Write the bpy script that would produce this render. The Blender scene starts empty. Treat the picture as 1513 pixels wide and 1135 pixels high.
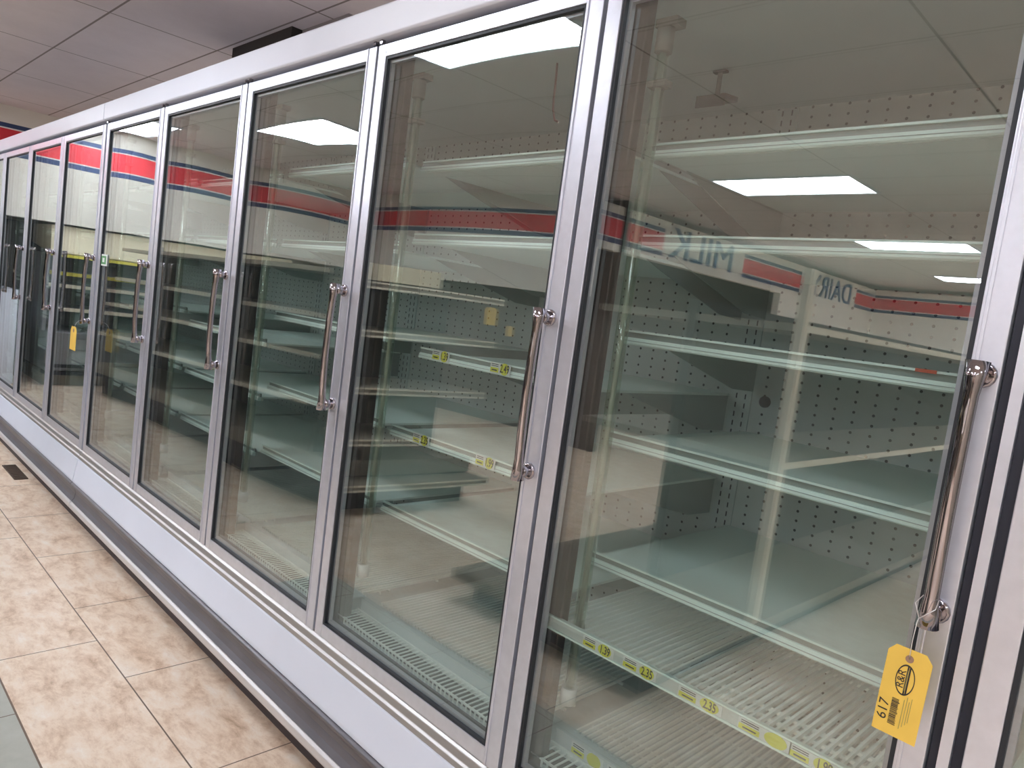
import bpy, bmesh, math, random
from mathutils import Vector, Matrix
random.seed(4)
C = bpy.context.scene
COL = C.collection
P = 0.76

# ---------------------------------------------------------------- materials
def mat(name, col, rough=.6, metal=0., spec=.5, noise=0., nscale=20., col2=None, bump=0., coat=0.):
    m = bpy.data.materials.new(name); m.use_nodes = True
    nt = m.node_tree; b = nt.nodes['Principled BSDF']
    b.inputs['Roughness'].default_value = rough
    b.inputs['Metallic'].default_value = metal
    b.inputs['Specular IOR Level'].default_value = spec
    b.inputs['Coat Weight'].default_value = coat
    b.inputs['Base Color'].default_value = (*col, 1)
    if noise or bump:
        tc = nt.nodes.new('ShaderNodeTexCoord'); n = nt.nodes.new('ShaderNodeTexNoise')
        n.inputs['Scale'].default_value = nscale; n.inputs['Detail'].default_value = 5
        nt.links.new(tc.outputs['Object'], n.inputs['Vector'])
        if noise:
            c2 = col2 or tuple(c*(1-noise) for c in col)
            mx = nt.nodes.new('ShaderNodeMix'); mx.data_type = 'RGBA'
            mx.inputs[6].default_value = (*col, 1); mx.inputs[7].default_value = (*c2, 1)
            rp = nt.nodes.new('ShaderNodeValToRGB'); rp.color_ramp.elements[0].position = .35; rp.color_ramp.elements[1].position = .65
            nt.links.new(n.outputs['Fac'], rp.inputs['Fac']); nt.links.new(rp.outputs['Color'], mx.inputs[0])
            nt.links.new(mx.outputs[2], b.inputs['Base Color'])
        if bump:
            bp = nt.nodes.new('ShaderNodeBump'); bp.inputs['Strength'].default_value = bump; bp.inputs['Distance'].default_value = .002
            nt.links.new(n.outputs['Fac'], bp.inputs['Height']); nt.links.new(bp.outputs['Normal'], b.inputs['Normal'])
    return m

def nodes_of(name):
    m = bpy.data.materials.new(name); m.use_nodes = True
    return m, m.node_tree, m.node_tree.nodes['Principled BSDF']

def N(nt, op, a=None, b=None, c=None, clamp=False):
    n = nt.nodes.new('ShaderNodeMath'); n.operation = op; n.use_clamp = clamp
    for i, v in enumerate((a, b, c)):
        if v is None: continue
        if isinstance(v, (int, float)): n.inputs[i].default_value = v
        else: nt.links.new(v, n.inputs[i])
    return n.outputs[0]

def xyz(nt, kind='Object'):
    tc = nt.nodes.new('ShaderNodeTexCoord'); s = nt.nodes.new('ShaderNodeSeparateXYZ')
    nt.links.new(tc.outputs[kind], s.inputs[0]); return tc.outputs[kind], s.outputs[0], s.outputs[1], s.outputs[2]

def mixc(nt, fac, a, b):
    mx = nt.nodes.new('ShaderNodeMix'); mx.data_type = 'RGBA'
    if isinstance(fac, (int, float)): mx.inputs[0].default_value = fac
    else: nt.links.new(fac, mx.inputs[0])
    for i, v in ((6, a), (7, b)):
        if isinstance(v, tuple): mx.inputs[i].default_value = (*v, 1)
        else: nt.links.new(v, mx.inputs[i])
    return mx.outputs[2]

def band(nt, v, lo, hi):
    return N(nt, 'MULTIPLY', N(nt, 'GREATER_THAN', v, lo), N(nt, 'LESS_THAN', v, hi))

def glass_mat(name, r0, tint, haze=.02, hazecol=(.75, .78, .74)):
    """thin glazing: two-sided Schlick reflection over tinted transparency, with a faint diffuse veil for dust and milky glare"""
    m = bpy.data.materials.new(name); m.use_nodes = True; nt = m.node_tree; nt.nodes.clear()
    out = nt.nodes.new('ShaderNodeOutputMaterial')
    geo = nt.nodes.new('ShaderNodeNewGeometry')
    d = nt.nodes.new('ShaderNodeVectorMath'); d.operation = 'DOT_PRODUCT'
    nt.links.new(geo.outputs['Normal'], d.inputs[0]); nt.links.new(geo.outputs['Incoming'], d.inputs[1])
    c = N(nt, 'SUBTRACT', 1.0, N(nt, 'ABSOLUTE', d.outputs['Value']), clamp=True)
    r = N(nt, 'MULTIPLY_ADD', N(nt, 'POWER', c, 5.0), 1-r0, r0)
    r2 = N(nt, 'DIVIDE', N(nt, 'MULTIPLY', r, 2.0), N(nt, 'ADD', r, 1.0), clamp=True)
    t = nt.nodes.new('ShaderNodeBsdfTransparent'); t.inputs['Color'].default_value = (*tint, 1)
    g = nt.nodes.new('ShaderNodeBsdfGlossy'); g.inputs['Roughness'].default_value = 0.0; g.inputs['Color'].default_value = (.97, 1, .98, 1)
    df = nt.nodes.new('ShaderNodeBsdfDiffuse'); df.inputs['Color'].default_value = (*hazecol, 1)
    tc = nt.nodes.new('ShaderNodeTexCoord'); no = nt.nodes.new('ShaderNodeTexNoise'); no.inputs['Scale'].default_value = 5; no.inputs['Detail'].default_value = 6
    nt.links.new(tc.outputs['Object'], no.inputs['Vector'])
    hz = N(nt, 'MULTIPLY', N(nt, 'POWER', no.outputs['Fac'], 2.0), haze*4)
    m1 = nt.nodes.new('ShaderNodeMixShader'); nt.links.new(hz, m1.inputs[0])
    nt.links.new(t.outputs[0], m1.inputs[1]); nt.links.new(df.outputs[0], m1.inputs[2])
    m2 = nt.nodes.new('ShaderNodeMixShader'); nt.links.new(r2, m2.inputs[0])
    nt.links.new(m1.outputs[0], m2.inputs[1]); nt.links.new(g.outputs[0], m2.inputs[2])
    nt.links.new(m2.outputs[0], out.inputs[0])
    return m

M = {}
M['alu'] = mat('brushed aluminium', (.72, .75, .84), .34, .72, noise=.06, nscale=40)
M['alu_dark'] = mat('dull aluminium sill', (.46, .45, .44), .4, .7)
M['chrome'] = mat('chrome', (.38, .36, .39), .04, 1.0)
M['white_panel'] = mat('white enamel panel', (.69, .74, .85), .35, noise=.04, nscale=3)
M['header'] = mat('header enamel', (.68, .71, .80), .35, noise=.04, nscale=4)
M['gasket'] = mat('black gasket', (.012, .016, .022), .5)
M['gap'] = mat('dark door gap', (.012, .015, .028), .5)
M['bumper'] = mat('grey vinyl bumper', (.125, .12, .135), .38, noise=.15, nscale=8)
M['lip'] = mat('bumper lip', (.58, .56, .56), .4, .3)
M['kick'] = mat('dark kick plate', (.05, .04, .045), .6)
M['spacer'] = mat('glazing spacer', (.36, .38, .42), .4, .5)
M['mullion'] = mat('dark mullion', (.035, .028, .026), .35)
M['lamp_tube'] = glass_mat('lamp cover plastic', .04, (.80, .86, .80), .06, (.5, .56, .48))
M['lamp_core'] = mat('unlit tube', (.36, .40, .35), .4)
M['liner'] = mat('white freezer liner', (.60, .67, .67), .45, noise=.05, nscale=2)
M['shelf'] = mat('white shelf enamel', (.78, .89, .85), .4, noise=.05, nscale=3)
M['rail_white'] = mat('pale green price rail', (.82, .97, .92), .3)
M['rail_strip'] = mat('pale paper strip', (.55, .61, .58), .5)
M['rail_clear'] = mat('clear rail channel', (.30, .34, .32), .2)
M['wire'] = mat('white coated wire', (.84, .90, .86), .35)
M['holder'] = mat('lamp holder plastic', (.20, .20, .17), .5); M['hanger'] = mat('green grey hanger', (.05, .065, .06), .5)
M['bracket'] = mat('shelf bracket enamel', (.36, .41, .39), .45)
M['dark_metal'] = mat('dark metal', (.06, .06, .06), .5)
M['tag_white'] = mat('white label', (.72, .76, .74), .6)
M['tag_yellow'] = mat('yellow label', (.68, .70, .04), .6)
M['ink'] = mat('black ink', (.02, .02, .02), .7)
M['ink_soft'] = mat('faded ink', (.30, .28, .10), .8)
M['card_yellow'] = mat('yellow card', (.80, .53, .09), .7, noise=.08, nscale=18, bump=.1)
M['eyelet'] = mat('brown eyelet', (.30, .18, .12), .7)
M['string'] = mat('twisted wire', (.75, .72, .72), .35, .6)
M['red_label'] = mat('red sticker', (.55, .10, .05), .6)
M['green_label'] = mat('green sticker', (.10, .30, .12), .6)
M['gondola'] = mat('beige gondola enamel', (.27, .24, .19), .5, noise=.08, nscale=3)
M['gondola_edge'] = mat('shelf edge', (.80, .74, .60), .45)
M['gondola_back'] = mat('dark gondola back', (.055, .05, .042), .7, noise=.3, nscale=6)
M['card_board'] = mat('cream board', (.78, .70, .52), .7)
M['steel'] = mat('grey steel', (.40, .42, .46), .35, .6, noise=.1, nscale=4)
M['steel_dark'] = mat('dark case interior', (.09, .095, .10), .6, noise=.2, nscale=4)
M['yellow_trim'] = mat('yellow trim', (.62, .55, .06), .6)
M['cream_hood'] = mat('cream hood', (.80, .74, .55), .5)
M['blue_letter'] = mat('blue lettering', (.03, .11, .26), .5)
M['grate'] = mat('dark floor grate', (.08, .055, .04), .6)
M['duct_dark'] = mat('dark duct', (.035, .032, .03), .8)
M['duct_grey'] = mat('grey duct side', (.30, .28, .29), .7)
M['wire_red'] = mat('red brown wire', (.20, .05, .04), .5)
M['glass'] = glass_mat('door glazing', .085, (.93, .96, .95), .006, (.76, .78, .78))
def lampmat(name, st):
    m = bpy.data.materials.new(name); m.use_nodes = True; nt = m.node_tree; nt.nodes.clear()
    o_ = nt.nodes.new('ShaderNodeOutputMaterial'); e_ = nt.nodes.new('ShaderNodeEmission')
    e_.inputs['Color'].default_value = (.94, .98, 1.06, 1); e_.inputs['Strength'].default_value = st
    nt.links.new(e_.outputs[0], o_.inputs[0]); return m
M['lamp'] = lampmat('light diffuser', 20.0); M['lamp_boost'] = lampmat('brighter light diffuser', 31.0); M['lamp_c'] = lampmat('strongest light diffuser', 75.0); M['lamp_weak'] = lampmat('weaker light diffuser', 13.0); M['lamp_fill'] = lampmat('added fill light diffuser', 17.0)  # strengths set to lift soffits and cut glare; last one is added fill

# pegboard back panel: round holes on a 46.5 x 25.3 mm grid
m, nt, b = nodes_of('perforated panel')
v, x, y, z = xyz(nt)
fx = N(nt, 'SUBTRACT', N(nt, 'FRACT', N(nt, 'DIVIDE', N(nt, 'ADD', x, 50*.0465+.005), .0465)), .5)
fz = N(nt, 'SUBTRACT', N(nt, 'FRACT', N(nt, 'DIVIDE', N(nt, 'ADD', z, .0003), .0253)), .5)
dx = N(nt, 'MULTIPLY', fx, .0465); dz = N(nt, 'MULTIPLY', fz, .0253)
r = N(nt, 'SQRT', N(nt, 'ADD', N(nt, 'POWER', dx, 2.0), N(nt, 'POWER', dz, 2.0)))
hole = N(nt, 'LESS_THAN', r, .0036)
b.inputs['Roughness'].default_value = .5
nt.links.new(mixc(nt, hole, (.58, .63, .62), (.03, .035, .035)), b.inputs['Base Color'])
M['peg'] = m

# floor: travertine planks by the case, pale grey tile beyond
m, nt, b = nodes_of('floor tiles')
v, x, y, z = xyz(nt)
def noise(nt, vec, sc, detail=6, rough=.6, dist=0.):
    n = nt.nodes.new('ShaderNodeTexNoise'); n.inputs['Scale'].default_value = sc; n.inputs['Detail'].default_value = detail
    n.inputs['Roughness'].default_value = rough; n.inputs['Distortion'].default_value = dist
    nt.links.new(vec, n.inputs['Vector']); return n.outputs['Fac']
mp = nt.nodes.new('ShaderNodeMapping'); mp.inputs['Scale'].default_value = (.55, 1.0, 1); nt.links.new(v, mp.inputs['Vector'])
def ramp(nt, f, stops):
    r_ = nt.nodes.new('ShaderNodeValToRGB'); cr = r_.color_ramp
    while len(cr.elements) < len(stops): cr.elements.new(.5)
    for e, (p_, c_) in zip(cr.elements, stops): e.position = p_; e.color = (*c_, 1)
    nt.links.new(f, r_.inputs['Fac']); return r_.outputs['Color']
trav = ramp(nt, noise(nt, mp.outputs[0], 13, 10, .74, .25), [(.30, (.44, .30, .20)), (.41, (.66, .49, .36)), (.53, (.82, .67, .53)), (.68, (.88, .79, .69))])
spots = ramp(nt, noise(nt, mp.outputs[0], 30, 6, .75, .2), [(.56, (0, 0, 0)), (.75, (1, 1, 1))])
trav = mixc(nt, N(nt, 'MULTIPLY', spots, .35), trav, (.38, .22, .14))
gray = ramp(nt, noise(nt, v, 14, 5, .6), [(.3, (.40, .41, .36)), (.7, (.47, .48, .43))])
isg = N(nt, 'MULTIPLY', band(nt, y, -.90, -.541), N(nt, 'GREATER_THAN', x, -2.1))
base = mixc(nt, isg, trav, gray)
w = .0022
row2 = N(nt, 'LESS_THAN', y, -.217)
def joint(v_, per, off, ww=w):
    f_ = N(nt, 'ABSOLUTE', N(nt, 'SUBTRACT', N(nt, 'FRACT', N(nt, 'DIVIDE', N(nt, 'ADD', v_, 100*per-off), per)), .5))
    return N(nt, 'GREATER_THAN', f_, .5-ww/per/1.0)
j1 = N(nt, 'MULTIPLY', joint(x, .6266, -.93), N(nt, 'SUBTRACT', 1.0, row2))
j2 = N(nt, 'MULTIPLY', joint(x, 1.2532, -1.87), N(nt, 'MULTIPLY', row2, N(nt, 'SUBTRACT', 1.0, isg)))
jx = N(nt, 'MULTIPLY', joint(x, .32, -1.50), isg)
jy = N(nt, 'MULTIPLY', joint(y, .32, -.541), isg)
jr = N(nt, 'MAXIMUM', band(nt, y, -.219, -.2145), band(nt, y, -.5435, -.538))
J = N(nt, 'MAXIMUM', N(nt, 'MAXIMUM', j1, j2), N(nt, 'MAXIMUM', N(nt, 'MAXIMUM', jx, jy), jr))
nt.links.new(mixc(nt, J, base, (.16, .11, .08)), b.inputs['Base Color'])
b.inputs['Roughness'].default_value = .38; b.inputs['Specular IOR Level'].default_value = .4
M['floor'] = m

# ceiling: lay-in tiles
m, nt, b = nodes_of('ceiling tiles')
v, x, y, z = xyz(nt)
cl = ramp(nt, noise(nt, v, 3, 8, .7), [(.3, (.72, .66, .66)), (.7, (.79, .73, .73))])
J = N(nt, 'MAXIMUM', joint(x, 1.22, -1.38, .006), joint(y, .61, .79, .006))
nt.links.new(mixc(nt, J, cl, (.28, .24, .22)), b.inputs['Base Color']); b.inputs['Roughness'].default_value = .9
M['ceiling'] = m

# soffit walls: cream with a red band edged in white and blue
def stripe_mat(name, axis=None, gaps=()):
    m, nt, b = nodes_of(name)
    v, x, y, z = xyz(nt)
    red = band(nt, z, 2.365, 2.555); blue = band(nt, z, 2.30, 2.61); white = band(nt, z, 2.352, 2.568)
    if axis is not None:
        a = (x, y)[axis]; g = None
        for lo, hi in gaps:
            q = band(nt, a, lo, hi); g = q if g is None else N(nt, 'MAXIMUM', g, q)
        if g is not None:
            k = N(nt, 'SUBTRACT', 1.0, g)
            red = N(nt, 'MULTIPLY', red, k); blue = N(nt, 'MULTIPLY', blue, k); white = N(nt, 'MULTIPLY', white, k)
    cream = ramp(nt, noise(nt, v, 1.3, 3), [(.3, (.84, .81, .74)), (.7, (.87, .85, .79))])
    c_ = mixc(nt, blue, cream, (.03, .055, .15))
    c_ = mixc(nt, white, c_, (.85, .82, .8)); c_ = mixc(nt, red, c_, (.70, .03, .05))
    nt.links.new(c_, b.inputs['Base Color']); b.inputs['Roughness'].default_value = .55
    return m
M['soffit'] = stripe_mat('cream soffit with red and blue band')
M['soffit_text'] = stripe_mat('cream soffit with lettering', 1, [(-8.0, -6.10), (-12.0, -9.9)])
M['wall_shade'] = mat('brown wall with shade in colour', (.13, .105, .09), .8, noise=.2, nscale=2)  # shade below the soffits put into the wall colour
M['wall'] = mat('beige wall', (.50, .45, .37), .7, noise=.06, nscale=2)

# ---------------------------------------------------------------- geometry
class MB:
    def __init__(s): s.bm = bmesh.new(); s.mi = 0
    def _f(s, vs, quads):
        bv = [s.bm.verts.new(v) for v in vs]
        for q in quads:
            try: f = s.bm.faces.new([bv[i] for i in q]); f.material_index = s.mi
            except ValueError: pass
    def box(s, x0, x1, y0, y1, z0, z1):
        x0, x1 = sorted((x0, x1)); y0, y1 = sorted((y0, y1)); z0, z1 = sorted((z0, z1))
        s._f([(x0,y0,z0),(x1,y0,z0),(x1,y1,z0),(x0,y1,z0),(x0,y0,z1),(x1,y0,z1),(x1,y1,z1),(x0,y1,z1)],
             [(0,3,2,1),(4,5,6,7),(0,1,5,4),(1,2,6,5),(2,3,7,6),(3,0,4,7)]); return s
    def prof(s, pts, x0, x1):
        """closed (y,z) outline swept along x"""
        n = len(pts)
        s._f([(x0, y, z) for y, z in pts]+[(x1, y, z) for y, z in pts],
             [tuple(range(n)), tuple(range(2*n-1, n-1, -1))]+[(i, n+i, n+(i+1) % n, (i+1) % n) for i in range(n)]); return s
    def extr(s, pts, axis, a, b):
        """closed outline extruded along axis 0/1/2; pts give the two other coordinates in order"""
        n = len(pts)
        def mk(p, t):
            q = list(p); q.insert(axis, t); return tuple(q)
        s._f([mk(p, a) for p in pts]+[mk(p, b) for p in pts],
             [tuple(range(n)), tuple(range(2*n-1, n-1, -1))]+[(i, n+i, n+(i+1) % n, (i+1) % n) for i in range(n)]); return s
    def tube(s, pts, r, seg=8, flat=1.0):
        pts = [Vector(p) for p in pts]; rings = []
        for i, p in enumerate(pts):
            d = (pts[min(i+1, len(pts)-1)]-pts[max(i-1, 0)]).normalized()
            a = Vector((1, 0, 0)) if abs(d.x) < .9 else Vector((0, 1, 0))
            u = (a-d*a.dot(d)).normalized(); w_ = d.cross(u)
            rr = r[i] if isinstance(r, (list, tuple)) else r
            rings.append([s.bm.verts.new(p+u*math.cos(t)*rr+w_*math.sin(t)*rr*flat) for t in [2*math.pi*k/seg for k in range(seg)]])
        for a_, b_ in zip(rings, rings[1:]):
            for k in range(seg):
                f = s.bm.faces.new([a_[k], a_[(k+1) % seg], b_[(k+1) % seg], b_[k]]); f.material_index = s.mi; f.smooth = True
        for rg in (rings[0][::-1], rings[-1]):
            f = s.bm.faces.new(rg); f.material_index = s.mi
        return s
    def build(s, name, mats, parent=None, bevel=0., loc=None, rot=None, smooth=False):
        bmesh.ops.recalc_face_normals(s.bm, faces=s.bm.faces)
        me = bpy.data.meshes.new(name); s.bm.to_mesh(me); s.bm.free()
        for mm in (mats if isinstance(mats, (list, tuple)) else [mats]): me.materials.append(mm)
        o = bpy.data.objects.new(name, me); COL.objects.link(o)
        if smooth:
            for p in me.polygons: p.use_smooth = True
        if bevel:
            bv = o.modifiers.new('Bevel', 'BEVEL'); bv.width = bevel; bv.segments = 2; bv.limit_method = 'ANGLE'
        if loc: o.location = loc
        if rot: o.rotation_euler = rot
        if parent is not None:
            o.parent = parent
            o.matrix_parent_inverse = Matrix.Translation(-Vector(parent_loc(parent)))
        return o

def parent_loc(p):
    v = Vector(p.location)
    q = p.parent
    # all parents used here are translation-only; a part sits at the origin with world coordinates
    return v if q is None else Vector((0, 0, 0)) if p.type == 'MESH' else v

def thing(name, label, cat, loc=(0, 0, 0), group=None):
    o = bpy.data.objects.new(name, None); COL.objects.link(o); o.location = loc; o.empty_display_size = .1
    o['label'] = label; o['category'] = cat
    if group: o['group'] = group
    return o
def tag(o, label, cat, group=None):
    o['label'] = label; o['category'] = cat
    if group: o['group'] = group
    return o
def struct(o): o['kind'] = 'structure'; return o

def textmesh(s, size, ext=.0, off=0.):
    cu = bpy.data.curves.new('t', 'FONT'); cu.body = s; cu.size = size; cu.align_x = 'CENTER'; cu.align_y = 'CENTER'; cu.extrude = ext; cu.offset = off
    o = bpy.data.objects.new('t', cu); COL.objects.link(o)
    bpy.context.view_layer.update()
    dg = bpy.context.evaluated_depsgraph_get()
    me = bpy.data.meshes.new_from_object(o.evaluated_get(dg)); bpy.data.objects.remove(o); return me
def add_mesh(mb, me, mtx, mi):
    n0 = len(mb.bm.faces); v0 = len(mb.bm.verts)
    mb.bm.from_mesh(me)
    mb.bm.verts.ensure_lookup_table(); mb.bm.faces.ensure_lookup_table()
    for v in mb.bm.verts[v0:]: v.co = mtx @ v.co
    for f in mb.bm.faces[n0:]: f.material_index = mi

# ---------------------------------------------------------------- room
XW, CH = -7.95, 2.78
struct(MB().box(-9.6, 5.0, -16.0, 3.2, -.08, 0).build('floor', M['floor']))
struct(MB().box(-9.6, 5.0, -16.0, 3.2, CH, CH+.08).build('ceiling', M['ceiling']))
struct(MB().box(4.9, 5.0, -16.0, 3.2, 0, CH).build('wall_right', M['wall']))
struct(MB().box(-9.6, 5.0, 3.1, 3.2, 0, CH).build('wall_behind_freezers', M['wall']))
# far end: soffit over a recessed produce case, a dark doorway left of it
struct(MB().box(XW-.25, XW, -4.95, 3.1, 1.72, CH).build('wall_left', M['soffit']))
struct(MB().box(XW-1.05, XW-.95, -4.9, 3.1, 0, CH).build('wall_alcove', M['wall']))
struct(MB().box(XW, -3.95, -4.95, -4.85, 1.7, CH).build('wall_opposite', M['soffit']))
struct(MB().box(-9.0, -3.95, -5.4, -5.3, 0, CH).build('wall_opposite', M['wall_shade']))
struct(MB().box(-4.05, -3.95, -9.2, -4.85, 2.22, 2.70).build('wall_side', M['soffit_text']))
struct(MB().box(-4.05, -3.95, -12.9, -9.2, 1.6, 2.70).build('wall_side', M['soffit_text']))
struct(MB().box(-5.6, -5.5, -16, -5.4, 0, CH).build('wall_side', M['wall_shade']))
struct(MB().box(-3.95, 3.2, -13.0, -12.9, 1.4, 2.70).build('wall_back', M['soffit']))
struct(MB().box(-9.6, 5.0, -16.1, -16.0, 0, CH).build('wall_back', M['wall']))

# lettering on the side soffit (a part of the wall sign)
def lettering(txt, yc, zc, w_, h_, label):
    me = textmesh(txt, 1.0, .01)
    xs = [v.co.x for v in me.vertices]; ys = [v.co.y for v in me.vertices]
    sx = w_/(max(xs)-min(xs)); sy = h_/(max(ys)-min(ys)); cx = (max(xs)+min(xs))/2; cy = (max(ys)+min(ys))/2
    mt = Matrix(((0, 0, 1, -3.945), (sx, 0, 0, yc-cx*sx), (0, sy, 0, zc-cy*sy), (0, 0, 0, 1)))
    mb = MB(); add_mesh(mb, me, mt, 0)
    return tag(mb.build('sign_lettering', M['blue_letter']), label, 'sign')
lettering('MILK', -6.95, 2.485, 1.45, .34, 'tall blue letters MILK mirrored in the nearest glass door')
lettering('DAIRY', -10.95, 2.485, 1.6, .33, 'far blue letters beyond the upright post in the nearest door reflection')

# ceiling troffers
def troffer(x0, x1, y0, y1, label, lm='lamp'):
    cx, cy = (x0+x1)/2, (y0+y1)/2
    t = thing('ceiling_light', label, 'ceiling light', (cx, cy, CH), 'fluorescent troffers in the store ceiling')
    f = MB(); w_ = .025
    f.box(x0-w_, x1+w_, y0-w_, y0, CH-.012, CH+.0).box(x0-w_, x1+w_, y1, y1+w_, CH-.012, CH).box(x0-w_, x0, y0, y1, CH-.012, CH).box(x1, x1+w_, y0, y1, CH-.012, CH)
    f.build('frame', M['header'], t)
    MB().box(x0, x1, y0, y1, CH-.008, CH-.002).build('diffuser', M[lm], t)
troffer(-5.80, -4.72, -2.55, -2.02, 'white fluorescent ceiling light over the far gondola, mirrored in the third door from the right', 'lamp_c')
for xx in (-1.2, -4.2): troffer(xx-.6, xx+.6, 1.7, 2.3, 'unseen fill light added in the stock space behind the '+('near' if xx > -2 else 'far')+' freezer case', 'lamp_fill')  # out-of-view lights added to brighten the ceiling by bounce
LX = [('above the second door', -2.62, -1.47), ('at the far end wall', -7.80, -6.75), ('above the photographer', .5, 1.65), ('by the right wall', 3.6, 4.75)]
rows = [('in the row nearest the freezers', -1.64, -1.05), ('in the second row', -5.16, -4.57), ('in the third row', -8.30, -7.70), ('in the fourth row', -11.4, -10.8)]
for j, (rl, y0, y1) in enumerate(rows):
    for i, (xl, x0, x1) in enumerate(LX):
        if j > 0 and x0 < -3.9: continue
        dxx = (.1 if j == 1 else .15 if j >= 2 else 0)
        troffer(x0+dxx, x1+dxx, y0, y1, 'white fluorescent ceiling light '+xl+', '+rl, ('lamp_weak' if x0 > 0 else 'lamp') if j == 0 else 'lamp_boost')

# ---------------------------------------------------------------- freezer cases
ZT, ZB = 2.049, .450      # door outer height
def door(parent, x0, x1, bow=(0, 0), handle=True, sw=.044, hoff=.026):
    xr0 = x1-sw; xl1 = x0+.034; zt = ZT-.032; zb = ZB+.036
    f = MB()
    fr = [(0.0, 0.0), (.006, -.002)]
    f.box(x0, xl1, .0, .032, ZB, ZT).box(xr0, x1, 0, .032, ZB, ZT)
    f.box(xl1, xr0, .0005, .0315, zt, ZT).box(xl1, xr0, .0005, .0315, ZB, zb)
    f.box(xr0+.004, xr0+.009, -.0025, .0, ZB, ZT)
    d = f.build('door', M['alu'], parent, bevel=.003)
    g = MB(); gw = .0065
    g.box(xl1, xl1+gw, .003, .03, zb, zt).box(xr0-gw, xr0, .003, .03, zb, zt).box(xl1+gw, xr0-gw, .003, .03, zt-gw, zt).box(xl1+gw, xr0-gw, .003, .03, zb, zb+gw)
    g.build('gasket', M['gasket'], d)
    a, b_, c_, e_ = xl1+gw, xr0-gw, zb+gw, zt-gw; s_ = MB(); q = .008
    s_.box(a, a+q, .0125, .023, c_, e_).box(b_-q, b_, .0125, .023, c_, e_).box(a+q, b_-q, .0125, .023, e_-q, e_).box(a+q, b_-q, .0125, .023, c_, c_+q)
    s_.build('glazing_spacer', M['spacer'], d)
    # sealed double pane, very slightly bowed
    gl = bmesh.new(); nx, nz = 24, 40; fr_, bk = {}, {}
    for i in range(nx+1):
        for k in range(nz+1):
            u = 2*i/nx-1; v = 2*k/nz-1; w_ = (1-u*u)*(1-v*v)
            X = a+(b_-a)*i/nx; Z = c_+(e_-c_)*k/nz
            fr_[i, k] = gl.verts.new((X, .010-bow[0]*w_, Z)); bk[i, k] = gl.verts.new((X, .026+bow[1]*w_, Z))
    for i in range(nx):
        for k in range(nz):
            gl.faces.new([fr_[i, k], fr_[i+1, k], fr_[i+1, k+1], fr_[i, k+1]]); gl.faces.new([bk[i, k], bk[i, k+1], bk[i+1, k+1], bk[i+1, k]])
    mb = MB(); mb.bm.free(); mb.bm = gl
    p_ = mb.build('glass_pane', M['glass'], d, smooth=True)
    if handle:
        hx = x1-hoff; h = MB(); zt_, zb_ = 1.408, 1.095
        for zz, sgn in ((zt_, 1), (zb_, -1)):
            h.tube([(hx, .0, zz), (hx, -.004, zz), (hx, -.006, zz)], [.017, .017, .014], 14)
            h.tube([(hx, -.005, zz), (hx, -.016, zz), (hx, -.028, zz-.001*sgn)], [.013, .0105, .013], 12)
        pts = []; rad = []
        for k in range(17):
            t = k/16; zz = zb_-.016+(zt_-zb_+.032)*t; e = abs(2*t-1)
            pts.append((hx-.001, -.031-.007*(1-e*e), zz)); rad.append(.0090+.0055*max(0, (e-.78)/.22))
        h.tube(pts, rad, 14, 1.0)
        h.build('handle', M['chrome'], d, smooth=False)
    return d

def case_shell(t, x0, x1, ndoor, lastoff=.0, wl=None):
    MB().prof([(-.012, 2.061), (-.016, 2.066), (-.016, 2.140), (-.010, 2.146), (.07, 2.146), (.07, 2.061)], x0+.002, x1-.002).build('header', M['header'], t, bevel=.002)
    MB().box(x0, x1, .034, .05, 2.02, 2.062).build('top_frame', M['gap'], t); MB().box(x0, x1, .036, .05, .43, .462).build('bottom_frame', M['gap'], t)
    MB().prof([(.033, .450), (.006, .447), (-.002, .440), (-.006, .424), (-.012, .420), (-.014, .407), (.033, .407)], x0+.001, x1-.001).build('sill', M['alu_dark'], t, bevel=.0015)
    MB().prof([(-.010, .406), (-.014, .400), (-.031, .300), (-.031, .288), (.03, .288), (.03, .406)], x0+.002, x1-.002).build('front_panel', M['white_panel'], t, bevel=.002)
    o = MB().prof([(-.033, .287), (-.040, .281), (-.038, .272), (-.024, .262), (-.016, .245), (-.013, .225), (-.018, .203), (-.030, .188), (.02, .188), (.02, .287)], x0+.001, x1-.001)
    o.build('bumper', M['bumper'], t, bevel=.002)
    MB().prof([(-.031, .187), (-.038, .180), (-.040, .162), (-.034, .152), (.06, .152), (.06, .187)], x0+.001, x1-.001).build('bumper_lip', M['lip'], t, bevel=.0015)
    MB().box(x0, x1, .072, .09, 0.0, .160).build('kick_plate', M['kick'], t)
    # insulated body
    MB().box(x0, x1, .80, .86, .1, 2.14).build('rear_wall', M['header'], t); MB().box(x0, x1, .06, .80, 2.10, 2.14).build('top_panel', M['header'], t); MB().box(x0, x1, .062, .80, .15, .40).build('lower_body', M['header'], t)
    MB().box(x0, x1, .785, .80, .40, 2.10).build('back_panel', M['peg'], t)
    MB().prof([(.07, 2.055), (.07, 2.10), (.785, 2.10), (.785, 2.040), (.60, 2.050)], x0, x1).build('interior_ceiling', M['liner'], t)
    # deck pan + air grille
    MB().prof([(.052, .40), (.052, .480), (.055, .488), (.112, .488), (.116, .470), (.785, .470), (.785, .40)], x0, x1).build('deck_pan', M['liner'], t)
    MB().box(x0, x1, .036, .051, .463, .488).build('inner_sill', M['mullion'], t)

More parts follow.
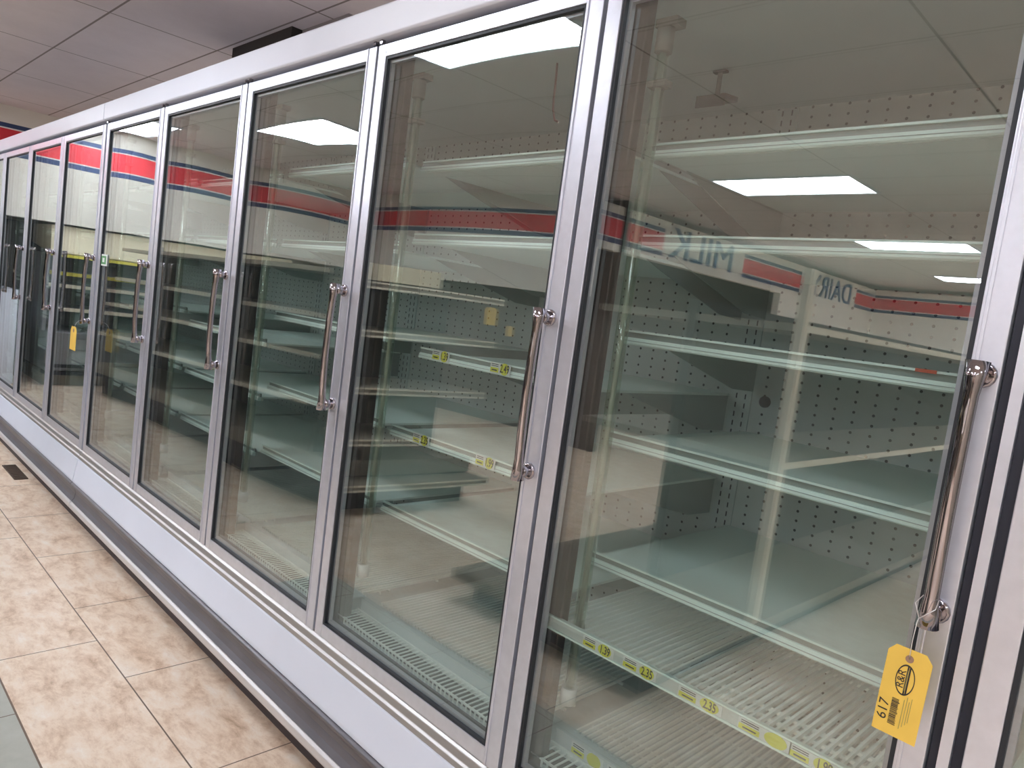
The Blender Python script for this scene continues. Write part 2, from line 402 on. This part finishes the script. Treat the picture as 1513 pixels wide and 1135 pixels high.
def lamp(mull, x, lab=True):
    b = MB().tube([(x, .082, .66), (x, .082, 1.93)], .0135, 14)
    b.build('lamp_cover', M['lamp_tube'], mull)
def mullion(t, x, half=False):
    mu = MB().box(x+.002 if half else x-.06, x+.062, .052, .078, .46, 2.04).build('mullion', M['mullion'], t, bevel=.004)
    lx = x+.086
    MB().tube([(lx, .082, .655), (lx, .082, 1.95)], .013, 14).build('lamp_cover', M['lamp_tube'], mu)
    MB().tube([(lx, .082, .66), (lx, .082, 1.94)], .006, 10).build('lamp_tube', M['lamp_core'], mu)
    for z0, z1, hm in ((1.93, 1.975, 'holder'), (.63, .665, 'liner')): MB().tube([(lx, .082, z0), (lx, .082, z1)], .017, 12).build('lamp_holder', M[hm], mu)
    MB().box(lx-.018, lx+.022, .07, .097, 1.865, 1.877).build('lamp_clip', M['holder'], mu)
    MB().box(lx-.018, lx+.03, .07, .10, 1.975, 1.99).build('lamp_clip', M['holder'], mu)
    return mu

def price_tag(shelf, x, z, txt, y, w_=.074, h_=.020, big=True):
    mb = MB()
    mb.mi = 0; mb.box(x-w_/2, x+w_/2, y-.0012, y, z-h_/2, z+h_/2)
    # yellow lozenge on the right, small yellow panel left
    n = 18; cx = x+w_*.22; pts = [(cx+w_*.21*math.cos(2*math.pi*k/n), z+h_*.56*math.sin(2*math.pi*k/n)) for k in range(n)]
    mb.mi = 1; mb.extr(pts, 1, y-.0020, y-.0010)
    mb.mi = 1; mb.box(x-w_*.48, x-w_*.08, y-.0018, y-.001, z-h_*.42, z+h_*.02)
    mb.mi = 2
    for k in range(2): mb.box(x-w_*.44, x-w_*.1, y-.0019, y-.0012, z+h_*(.14+.17*k), z+h_*(.20+.17*k))
    mb.box(x-w_*.40, x-w_*.14, y-.0022, y-.0018, z-h_*.28, z-h_*.16)
    if txt:
        me = textmesh(txt, h_*1.15, 0., .0005)
        mt = Matrix(((.62, 0, 0, cx+.001), (0, 0, 1, y-.0024), (0, .95, 0, z), (0, 0, 0, 1)))
        add_mesh(mb, me, mt, 2)
    return mb.build('price_tag', [M['tag_white'], M['tag_yellow'], M['ink']], shelf)

def shelf(t, x0, x1, ztop, y0=.165, tags=(), tilt=0.):
    """pressed shelf, back at the panel; front rail with a clear channel between two pale lips"""
    z = ztop-.006
    s_ = MB().box(x0, x1, y0+.012, .775, z-.016, z-.010)
    s_.box(x0, x1, y0+.010, y0+.016, z-.024, z-.010)
    sh = s_.build('shelf', M['shelf'], t)
    r_ = MB(); r_.mi = 0; r_.box(x0, x1, y0-.002, y0+.006, ztop-.004, ztop)
    r_.mi = 1; r_.box(x0, x1, y0+.003, y0+.008, ztop-.016, ztop-.004)
    r_.mi = 0; r_.prof([(y0-.006, ztop-.027), (y0-.003, ztop-.015), (y0+.006, ztop-.015), (y0+.006, ztop-.030), (y0-.003, ztop-.030)], x0, x1)
    r_.mi = 2
    r_.box(x0+.001, x1-.001, y0-.0062, y0-.004, ztop-.0225, ztop-.0215)
    r_.build('price_rail', [M['rail_white'], M['rail_clear'], M['bracket']], sh)
    for xx in (x0+.004, x1-.006):
        b_ = MB(); b_.extr([(.30, z-.017), (.775, z-.017), (.775, z-.115), (.66, z-.110), (.36, z-.035)], 0, xx, xx+.003)
        b_.build('shelf_bracket', M['bracket'], sh)
    for (tx, s) in tags: price_tag(sh, tx, ztop-.013, s, y0-.0065, .07, .026)
    return sh

def wire_shelf(t, x0, x1, z, y0, y1, name='wire_shelf', rail=True, tags=(), step=.0150):
    b_ = MB(); n = int((x1-x0-.02)/step)
    for i in range(n+1):
        x = x0+.01+i*(x1-x0-.02)/n
        b_.box(x-.0024, x+.0024, y0+.02, y1, z-.008, z)
    for yy in (y0+.02, y0+.075, y0+.11, (y0+y1)/2, y1-.01): b_.box(x0, x1, yy-.003, yy+.003, z-.014, z-.008)
    sh = b_.build(name, M['wire'], t)
    if rail:
        r_ = MB(); r_.mi = 0; r_.box(x0, x1, y0+.004, y0+.010, z-.016, z+.013)
        r_.mi = 1; r_.box(x0, x1, y0+.0015, y0+.004, z-.011, z+.009)
        r_.mi = 0; r_.box(x0, x1, y0, y0+.006, z+.010, z+.013).box(x0, x1, y0, y0+.006, z-.016, z-.012)
        r_.build('price_rail', [M['rail_white'], M['rail_strip']], sh)
    for (tx, s, w_) in tags: price_tag(sh, tx, z-.001, s, y0+.0012, w_, .020)
    return sh

def grille(t, x0, x1):
    b_ = MB(); n = int((x1-x0)/.0152)
    for i in range(n+1):
        x = x0+i*(x1-x0)/n
        b_.box(x-.0021, x+.0021, .055, .116, .502, .5042)
        b_.box(x-.0021, x+.0021, .053, .055, .480, .504)
    b_.box(x0, x1, .114, .119, .494, .508).box(x0, x1, .052, .057, .478, .484).box(x0, x1, .052, .056, .502, .506)
    g = b_.build('air_grille', M['wire'], t)
    MB().box(x0, x1, .058, .112, .4925, .4935).build('grille_recess', M['dark_metal'], g)
    return g

def deck_front(t, x0, x1, tags=()):
    s_ = MB().box(x0, x1, .124, .128, .496, .536).box(x0, x1, .120, .132, .534, .539).box(x0, x1, .128, .185, .505, .509)
    d = s_.build('deck_rail', M['liner'], t)
    for (tx, s) in tags: price_tag(d, tx, .519, s, .1235, .085, .026)

def slots(t, x):
    b_ = MB(); b_.mi = 0; b_.box(x-.030, x+.030, .780, .786, .48, 2.035)
    b_.mi = 1
    z = .5
    while z < 2.02:
        for xx in (x-.013, x+.013): b_.box(xx-.0018, xx+.0018, .7792, .7805, z, z+.014)
        z += .0253
    b_.build('shelf_upright', [M['liner'], M['gap']], t)

# case in the middle: five doors, seams at x = -3.04 and x = .757
caseA = thing('freezer_case', 'five-door glass front freezer case with the numbered yellow tag, between two panel seams', 'freezer', (-1.14, .4, 0), 'reach-in freezer cases in one line')
XA0, XA1 = -3.04, .7352
case_shell(caseA, XA0, XA1, 5)
BOW = {0: (-.0005, .0005), 1: (-.003, .003), 2: (-.003, .003), 3: (-.002, .002), 4: (-.002, .002)}
door(caseA, .004, .735, bow=BOW[0], sw=.035, hoff=.019)
for k in range(1, 4): door(caseA, -k*P+.004, -(k-1)*P-.007, bow=BOW[k])
door(caseA, -4*P+.014, -3*P-.007, bow=BOW[4])
for k in range(0, 4): mullion(caseA, -k*P)
mullion(caseA, -3.04, half=True)
for k in range(0, 5): slots(caseA, -k*P if k < 4 else -3.0)
for k in range(5):
    x0, x1 = -(k)*P+.035, -(k)*P+.725
    if k == 4: x0, x1 = -3.04+.03, -3*P+(-.035)
def bay(k): return (-k*P+.028, -k*P+.728)   # bay k lies right of boundary -k*P
zs = {0: [1.786, 1.602, 1.405, 1.190, .926],
      1: [1.790, 1.592, 1.283, 1.048, .822],
      2: [1.805, 1.560, 1.306, 1.053, .818],
      3: [1.790, 1.560, 1.200, .998, .792],
      4: [1.800, 1.560, 1.250, 1.000, .790]}
tags = {(1, 2): [(-.545, '1.39'), (-.315, '2.49')], (1, 3): [(-.585, '2.35'), (-.325, '1.99')]}
for k in range(5):
    x0, x1 = bay(k)
    if k == 0: x1 = .690
    for i, z_ in enumerate(zs[k]):
        xx0 = x0 + (.09 if (k, i) == (1, 2) else 0)
        shelf(caseA, xx0, x1, z_, tags=tags.get((k, i), ()))
    if k == 0:
        wire_shelf(caseA, .003, .700, .794, .046, .775, tags=[(.165, '1.39', .075), (.262, '2.35', .075), (.388, '2.35', .085), (.505, '', .09), (.585, '1.99', .075)])
        deck_front(caseA, x0+.01, x1, [(.125, ''), (.22, '1.50')])
    else:
        deck_front(caseA, x0+.01, x1)
    wire_shelf(caseA, x0+.005, x1-.005, .512, .17, .775, name='wire_deck', rail=False, step=.0150)
    grille(caseA, x0+.005, x1-.005)
# loose bits inside the nearest bays
hb = MB().tube([(-.045, .50, 2.05), (-.045, .50, 1.985)], .006, 8).box(-.062, -.028, .492, .508, 2.045, 2.05)
hb.prof([(.47, 1.975), (.47, 1.985), (.53, 1.992), (.53, 1.980)], -.083, -.005).box(-.083, -.005, .47, .475, 1.958, 1.985)
hb.build('hanging_bracket', M['hanger'], caseA)
MB().tube([(-.40, .30, 2.06), (-.396, .30, 2.0), (-.395, .30, 1.965), (-.392, .30, 1.935), (-.372, .29, 1.905), (-.36, .29, 1.90)], .003, 6).build('dangling_wire', M['wire_red'], caseA)
MB().tube([(.069, .786, 1.262), (.069, .779, 1.262)], .0155, 16).build('panel_plug', M['dark_metal'], caseA)
MB().box(.592, .622, .1605, .1630, 1.400, 1.4055).build('red_sticker', M['red_label'], caseA)
mb = MB(); mb.mi = 0; mb.box(-3.000, -2.900, .0065, .0085, 1.375, 1.430); mb.mi = 1; mb.box(-2.985, -2.915, .0055, .0065, 1.383, 1.422)
mb.mi = 0; mb.box(-2.965, -2.935, .0050, .0055, 1.392, 1.413)
mb.build('door_sticker', [M['tag_white'], M['green_label']], caseA)
for k in range(0, 4): MB().box(-k*P-.0068, -k*P+.0038, .012, .05, .46, 2.05).build('dark_gap_filler', M['gap'], caseA)  # dark strips added so the gaps between doors read black
# hinge clips in the header gap
for k in range(5):
    for dx in ((-.018, .012) if k < 4 else (.015,)): MB().box(-k*P+dx, -k*P+dx+.010, -.004, .006, 2.051, 2.062).build('hinge_clip', M['chrome'], caseA)

# case beyond, to the far end
caseB = thing('freezer_case', 'far left freezer case running from the panel seam towards the end wall', 'freezer', (-4.95, .4, 0), 'reach-in freezer cases in one line')
case_shell(caseB, -6.86, -3.043, 5)
for k in range(5, 9): MB().box(-k*P-.0068, -k*P+.0038, .012, .05, .46, 2.05).build('dark_gap_filler', M['gap'], caseB)  # same darkening strips in the far door gaps
for k in range(5, 10): door(caseB, -k*P+.004, -(k-1)*P-(.012 if k == 5 else .007))
for k in range(5, 9): mullion(caseB, -k*P)
MB().box(-3.10, -3.0435, .052, .078, .46, 2.04).build('mullion', M['mullion'], caseB, bevel=.004)
for k in range(5, 10):
    x0, x1 = bay(k)
    for z_ in zs[3]: shelf(caseB, x0, x1, z_)
    deck_front(caseB, x0+.01, x1); grille(caseB, x0+.005, x1-.005)
    wire_shelf(caseB, x0+.005, x1-.005, .512, .17, .775, name='wire_deck', rail=False, step=.04)
MB().box(-6.90, -6.862, -.01, .86, 0, 2.15).build('end_panel', M['header'], caseB)

# case at the right edge of the view
caseC = thing('freezer_case', 'freezer case cut off by the right edge beyond the wide black seam', 'freezer', (2.3, .4, 0), 'reach-in freezer cases in one line')
case_shell(caseC, .737, 4.57, 5)
for k in range(5):
    door(caseC, .776+k*P, .776+k*P+.743)
for k in range(5):
    if k: mullion(caseC, .768+k*P)
    x0, x1 = .764+k*P+.03, .764+k*P+.72
    for z_ in zs[2]: shelf(caseC, x0, x1, z_)
    deck_front(caseC, x0+.01, x1); grille(caseC, x0+.005, x1-.005)
    wire_shelf(caseC, x0+.005, x1-.005, .512, .17, .775, name='wire_deck', rail=False, step=.04)
for xa, xb in ((.7365, .748), (.7625, .7755)): MB().box(xa, xb, .012, .05, .46, 2.05).build('dark_gap_filler', M['gap'], caseC)
MB().box(.7485, .762, .002, .05, .46, 2.05).build('seam_trim', M['alu'], caseC)
MB().box(4.58, 4.62, -.01, .86, 0, 2.15).build('end_panel', M['header'], caseC)

# ---------------------------------------------------------------- auction tags
def auction_tag(x, y, z, w_, h_, label, detail=True, ang=0., rotz=0.):
    c = .16*w_
    out = [(-w_/2, -h_), (w_/2, -h_), (w_/2, -c*1.2), (w_/2-c, 0), (-w_/2+c, 0), (-w_/2, -c*1.2)]
    t = thing('auction_tag', label, 'tag', (x, y, z))
    def T(mb, name, ms): 
        me_o = mb.build(name, ms); me_o.parent = t; return me_o
    mb = MB(); mb.extr(out, 1, 0, .0006); T(mb, 'card', M['card_yellow'])
    n = 20; r_ = .085*w_*1.1; cz = -.13*w_*1.0-.006
    ce = [(r_*math.cos(2*math.pi*k/n), cz+r_*math.sin(2*math.pi*k/n)) for k in range(n)]
    mb = MB(); mb.extr(ce, 1, -.0006, .0012); T(mb, 'eyelet', M['eyelet'])
    if detail:
        mb = MB()
        # oval logo
        ex, ez, a, b2 = .0, -.041, .0112, .0205
        n = 40
        for k in range(n):
            t0, t1 = 2*math.pi*k/n, 2*math.pi*(k+1)/n
            q = lambda tt, s: (ex+a*s*math.cos(tt), ez+b2*s*math.sin(tt))
            s2 = .90
            mb._f([(*q(t0, 1)[:1], -.0003, q(t0, 1)[1]), (q(t1, 1)[0], -.0003, q(t1, 1)[1]), (q(t1, s2)[0], -.0003, q(t1, s2)[1]), (q(t0, s2)[0], -.0003, q(t0, s2)[1])], [(0, 1, 2, 3)])
        mb.box(ex+.0002, ex+.0020, -.0004, -.0001, ez-.0200, ez+.0200); mb.box(ex+.0026, ex+.0044, -.0004, -.0001, ez-.0180, ez+.0180)
        def rot_text(s, size, px, pz, wx=1.):
            me = textmesh(s, size)
            # reads upwards: text x -> +z, text y -> -x
            mt = Matrix(((0, -1, 0, px), (0, 0, 1, -.0005), (wx, 0, 0, pz), (0, 0, 0, 1)))
            add_mesh(mb, me, mt, 0)
        rot_text('R&R', .0125, ex-.0044, ez, 1.05)
        rot_text('617', .0165, -.0172, -.088, 1.1)
        random.seed(9)
        zz = -.1035
        while zz < -.068:
            w2 = random.choice((.0005, .0008, .0013)); mb.box(-.0095, -.0015+random.choice((0, .0012)), -.0004, -.0001, zz, zz+w2); zz += w2+random.choice((.0006, .0009))
        T(mb, 'printing', M['ink'])
        mb = MB()
        for k, xx in enumerate((.0040, .0070, .0098, .0122)):
            mb.box(xx, xx+.0006, -.0004, -.0001, -.105+.004*k, -.066+.005*(k % 2))
        mb.box(ex+.0012, ex+.0018, -.0006, -.0003, ez-.014, ez+.014)
        T(mb, 'small_print', M['ink_soft'])
    for ch in t.children: pass
    t.rotation_euler = (0, ang, rotz)
    return t
ta = auction_tag(.711, -.062, 1.053, .052, .118, 'yellow auction tag numbered 617 hanging from the nearest chrome door handle', ang=math.radians(1.5))
b_ = MB().tube([(0, -.002, -.012), (.0, -.004, -.004), (-.001, -.003, .012), (-.001, -.001, .036), (-.0005, .001, .043)], .0006, 6)
b_.tube([(0, .0, .042), (-.009, .006, .058), (-.006, .0240, .066)], .0006, 6).tube([(0, .0, .042), (.014, .006, .058), (.012, .0240, .066)], .0006, 6)
o = b_.build('tie_wire', M['string']); o.parent = ta
tb = auction_tag(-3.062, -.070, 1.063, .10, .115, 'yellow auction tag hanging from a far door handle by the panel seam', detail=False)
o = MB().tube([(0, 0, -.008), (-.004, .010, .018), (-.012, .024, .030)], .001, 6).build('tie_wire', M['string']); o.parent = tb
for (yy, zz, s, lab) in ((-2.30, 1.425, 1.0, 'larger yellow tag on the end shelves opposite, mirrored in the second door'), (-2.46, 1.315, .6, 'smaller yellow tag on the end shelves opposite, mirrored in the second door')):
    tt = auction_tag(-2.775, yy, zz, .09*s, .12*s, lab, detail=False, rotz=math.radians(90))
    o = MB().tube([(0, 0, -.008), (0, .002, .01), (0, .005, .035)], .001, 6).build('tie_wire', M['string']); o.parent = tt

# ---------------------------------------------------------------- opposite side (seen mirrored in the glass)
gon = thing('gondola_shelving', 'long beige gondola shelving across the aisle with cream boards on its end', 'shelving', (-5.2, -1.9, 0), 'gondola shelving across the aisle')
gx0, gx1 = -7.5, -2.95; gy0, gy1 = -1.32, -2.45
MB().box(gx0, gx1-.02, gy0-.06, gy1+.02, 0, .22).build('base', M['gap'], gon)
MB().box(gx0, gx1, gy0, gy1, .225, .33).build('base_deck', M['gondola'], gon, bevel=.004)
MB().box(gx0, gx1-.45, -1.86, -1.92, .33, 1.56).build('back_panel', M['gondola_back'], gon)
for zz, dd in ((.66, .02), (.97, .06), (1.24, .10), (1.55, .12)):
    for k in range(4):
        a = gx0+k*(gx1-.45-gx0)/4; b2 = a+(gx1-.45-gx0)/4-.006
        s_ = MB().box(a, b2, gy0-dd, -1.86, zz-.035, zz).build('shelf', M['gondola'], gon)
        MB().box(a, b2, gy0-dd+.004, gy0-dd, zz-.032, zz-.002).build('shelf_edge', M['gondola_edge'], s_)
for xx in (gx0, (gx0+gx1)/2-.3, gx1-.47):
    MB().box(xx, xx+.03, -1.84, -1.94, .33, 1.62).build('upright', M['gondola'], gon)
# end cap facing the near end of the store
for zz, y0, y1, xf in ((.215, -1.37, -2.45, -2.78), (.50, -1.37, -1.95, -2.82), (.83, -1.37, -2.37, -2.82), (1.19, -1.30, -2.40, -2.82), (1.49, -.98-.35, -2.42, -2.80)):
    s_ = MB().box(-3.30, xf, y0, y1, zz-.045, zz).build('end_shelf', M['gondola'], gon)
    for za, zb2 in ((zz-.012, zz-.001), (zz-.044, zz-.032)): MB().box(xf, xf+.004, y0, y1, za, zb2).build('shelf_edge', M['gondola_edge'], s_)
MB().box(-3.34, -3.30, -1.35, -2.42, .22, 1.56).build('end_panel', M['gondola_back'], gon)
tag(MB().box(-2.93, -2.82, -1.36, -1.95, 1.497, 1.60).build('cream_box', M['card_board'], bevel=.003), 'long cream box lying on the gondola end, mirrored in the second door', 'box')

g2 = thing('gondola_shelving', 'beige gondola shelving with an upright corner post, mirrored in the nearest door', 'shelving', (-1.0, -3.5, 0), 'gondola shelving across the aisle')
MB().box(-1.52, -.50, -1.30, -8.4, 0, .10).build('base', M['gap'], g2)
MB().box(-1.60, -.42, -1.22, -8.5, .105, .155).build('base_deck', M['gondola'], g2, bevel=.004)
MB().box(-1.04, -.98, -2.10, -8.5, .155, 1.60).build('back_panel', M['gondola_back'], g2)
for yy in (-2.06, -8.5):
    for xa in (-.46,): MB().box(xa, xa+.04, yy-.03, yy+.03, .156, 1.77).build('upright', M['gondola_edge'], g2)
for zz in (.90, 1.53):
    for sx in (0, 1):
        xa, xb = ((-.98, -.44) if sx == 0 else (-1.58, -1.04))
        s_ = MB().box(xa, xb, -2.10, -8.5, zz-.035, zz).build('shelf', M['gondola'], g2)
        xe = xb if sx == 0 else xa
        MB().box(xe-.002, xe+.002, -2.10, -8.5, zz-.032, zz-.002).build('shelf_edge', M['gondola_edge'], s_)

# produce case in the alcove of the end wall
pc = thing('produce_case', 'grey steel open case with cream hood and yellow edge under the far striped soffit', 'refrigerated case', (-8.4, -1.9, 0))
y0, y1 = -.88, -3.6
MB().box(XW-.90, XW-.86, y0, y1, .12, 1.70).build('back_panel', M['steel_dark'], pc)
MB().prof([(0, 0)]*3, 0, 0) if False else None
MB().extr([(XW-.30, 1.40), (XW-.02, 1.40), (XW-.02, 1.45), (XW-.10, 1.64), (XW-.10, 1.70), (XW-.86, 1.70), (XW-.86, 1.55)], 1, y0, y1).build('hood', M['cream_hood'], pc) if False else None
b_ = MB(); b_._f([(XW-.86, y0, 1.70), (XW-.06, y0, 1.70), (XW-.02, y0, 1.42), (XW-.05, y0, 1.40), (XW-.86, y0, 1.50), (XW-.86, y1, 1.70), (XW-.06, y1, 1.70), (XW-.02, y1, 1.42), (XW-.05, y1, 1.40), (XW-.86, y1, 1.50)],
    [(0, 1, 2, 3, 4), (9, 8, 7, 6, 5), (0, 5, 6, 1), (1, 6, 7, 2), (2, 7, 8, 3), (3, 8, 9, 4), (4, 9, 5, 0)])
b_.build('hood', M['cream_hood'], pc)
MB().box(XW-.02, XW+.0, y0, y1, 1.375, 1.405).build('hood_trim', M['yellow_trim'], pc)
for zz, xf, mm in ((1.21, -.22, 'yellow_trim'), (1.08, -.18, 'gondola_edge'), (.83, -.10, 'gondola_edge')):
    s_ = MB().box(XW-.86, XW+xf, y0-.03, y1+.03, zz-.03, zz).build('shelf', M['steel'], pc)
    MB().box(XW+xf, XW+xf+.006, y0-.03, y1+.03, zz-.035, zz+.004).build('shelf_edge', M[mm], s_)
MB().box(XW-.86, XW+.05, y0, y1, .16, .58).box(XW-.86, XW, y0, y0+.04, .58, 1.40).build('front_panel', M['steel'], pc, bevel=.01)
for za in (.20, .12): MB().box(XW-.1, XW+.075, y0, y1, za, za+.035).build('bumper', M['gap'], pc)
MB().box(XW-.86, XW-.02, y0, y1, 0, .12).build('base', M['gondola'], pc)
# pale cabinet beside the case, dark sheet as the shade of the opening above it
tag(MB().box(XW-.60, XW-.01, .5, -.62, 0, .98).build('pale_cabinet', M['white_panel'], bevel=.01), 'pale blue grey low cabinet at the far end wall beside the produce case', 'cabinet')
tag(MB().box(XW-.66, XW-.62, .5, -.80, .0, 1.70).build('doorway_dark', M['steel_dark']), 'dark sheet standing in for the unlit doorway behind the pale cabinet at the far end wall', 'panel')

# ---------------------------------------------------------------- ceiling box and floor grate seen directly
t = thing('ceiling_duct', 'dark boxed duct hanging from the ceiling just above the freezer header', 'duct', (-3.3, 1.05, CH), None)
MB().box(-3.66, -2.92, .82, 1.35, 2.32, CH).build('duct_box', M['duct_dark'], t)
MB().box(-2.915, -2.45, .88, 1.35, 2.42, CH).build('duct_side', M['duct_grey'], t)
b_ = MB().box(-4.55, -4.19, .0, .0285, .0, .006)
b_ = MB().box(-4.55, -4.19, -.045, .028, .0, .006)
for k in range(9): b_.box(-4.53+.037*k, -4.51+.037*k, -.04, .022, .006, .009)
tag(b_.build('floor_grate', M['grate']), 'small dark brown grate on the floor against the far kick plate', 'grate')

# ---------------------------------------------------------------- camera, world, colour
cam = bpy.data.cameras.new('camera'); co = bpy.data.objects.new('camera', cam); COL.objects.link(co)
cam.sensor_fit = 'HORIZONTAL'; cam.sensor_width = 36.0; cam.lens = 1072.48429*36.0/1513.0; cam.clip_start = .02
RX, RR, RZ = 1.47546085, .132958891, .775248186
co.matrix_world = Matrix.Translation((.942895944, -1.07846460, 1.40531524)) @ (Matrix.Rotation(RZ, 4, 'Z') @ Matrix.Rotation(RX, 4, 'X') @ Matrix.Rotation(RR, 4, 'Z'))
C.camera = co
wd = bpy.data.worlds.new('world'); C.world = wd; wd.use_nodes = True
wd.node_tree.nodes['Background'].inputs[0].default_value = (.5, .5, .5, 1); wd.node_tree.nodes['Background'].inputs[1].default_value = .05
C.view_settings.view_transform = 'Standard'; C.view_settings.look = 'None'; C.view_settings.gamma = 1; C.view_settings.exposure = -.22
C.cycles.max_bounces = 10; C.cycles.transparent_max_bounces = 24; C.cycles.diffuse_bounces = 5; C.cycles.glossy_bounces = 6
C.cycles.sample_clamp_indirect = 6
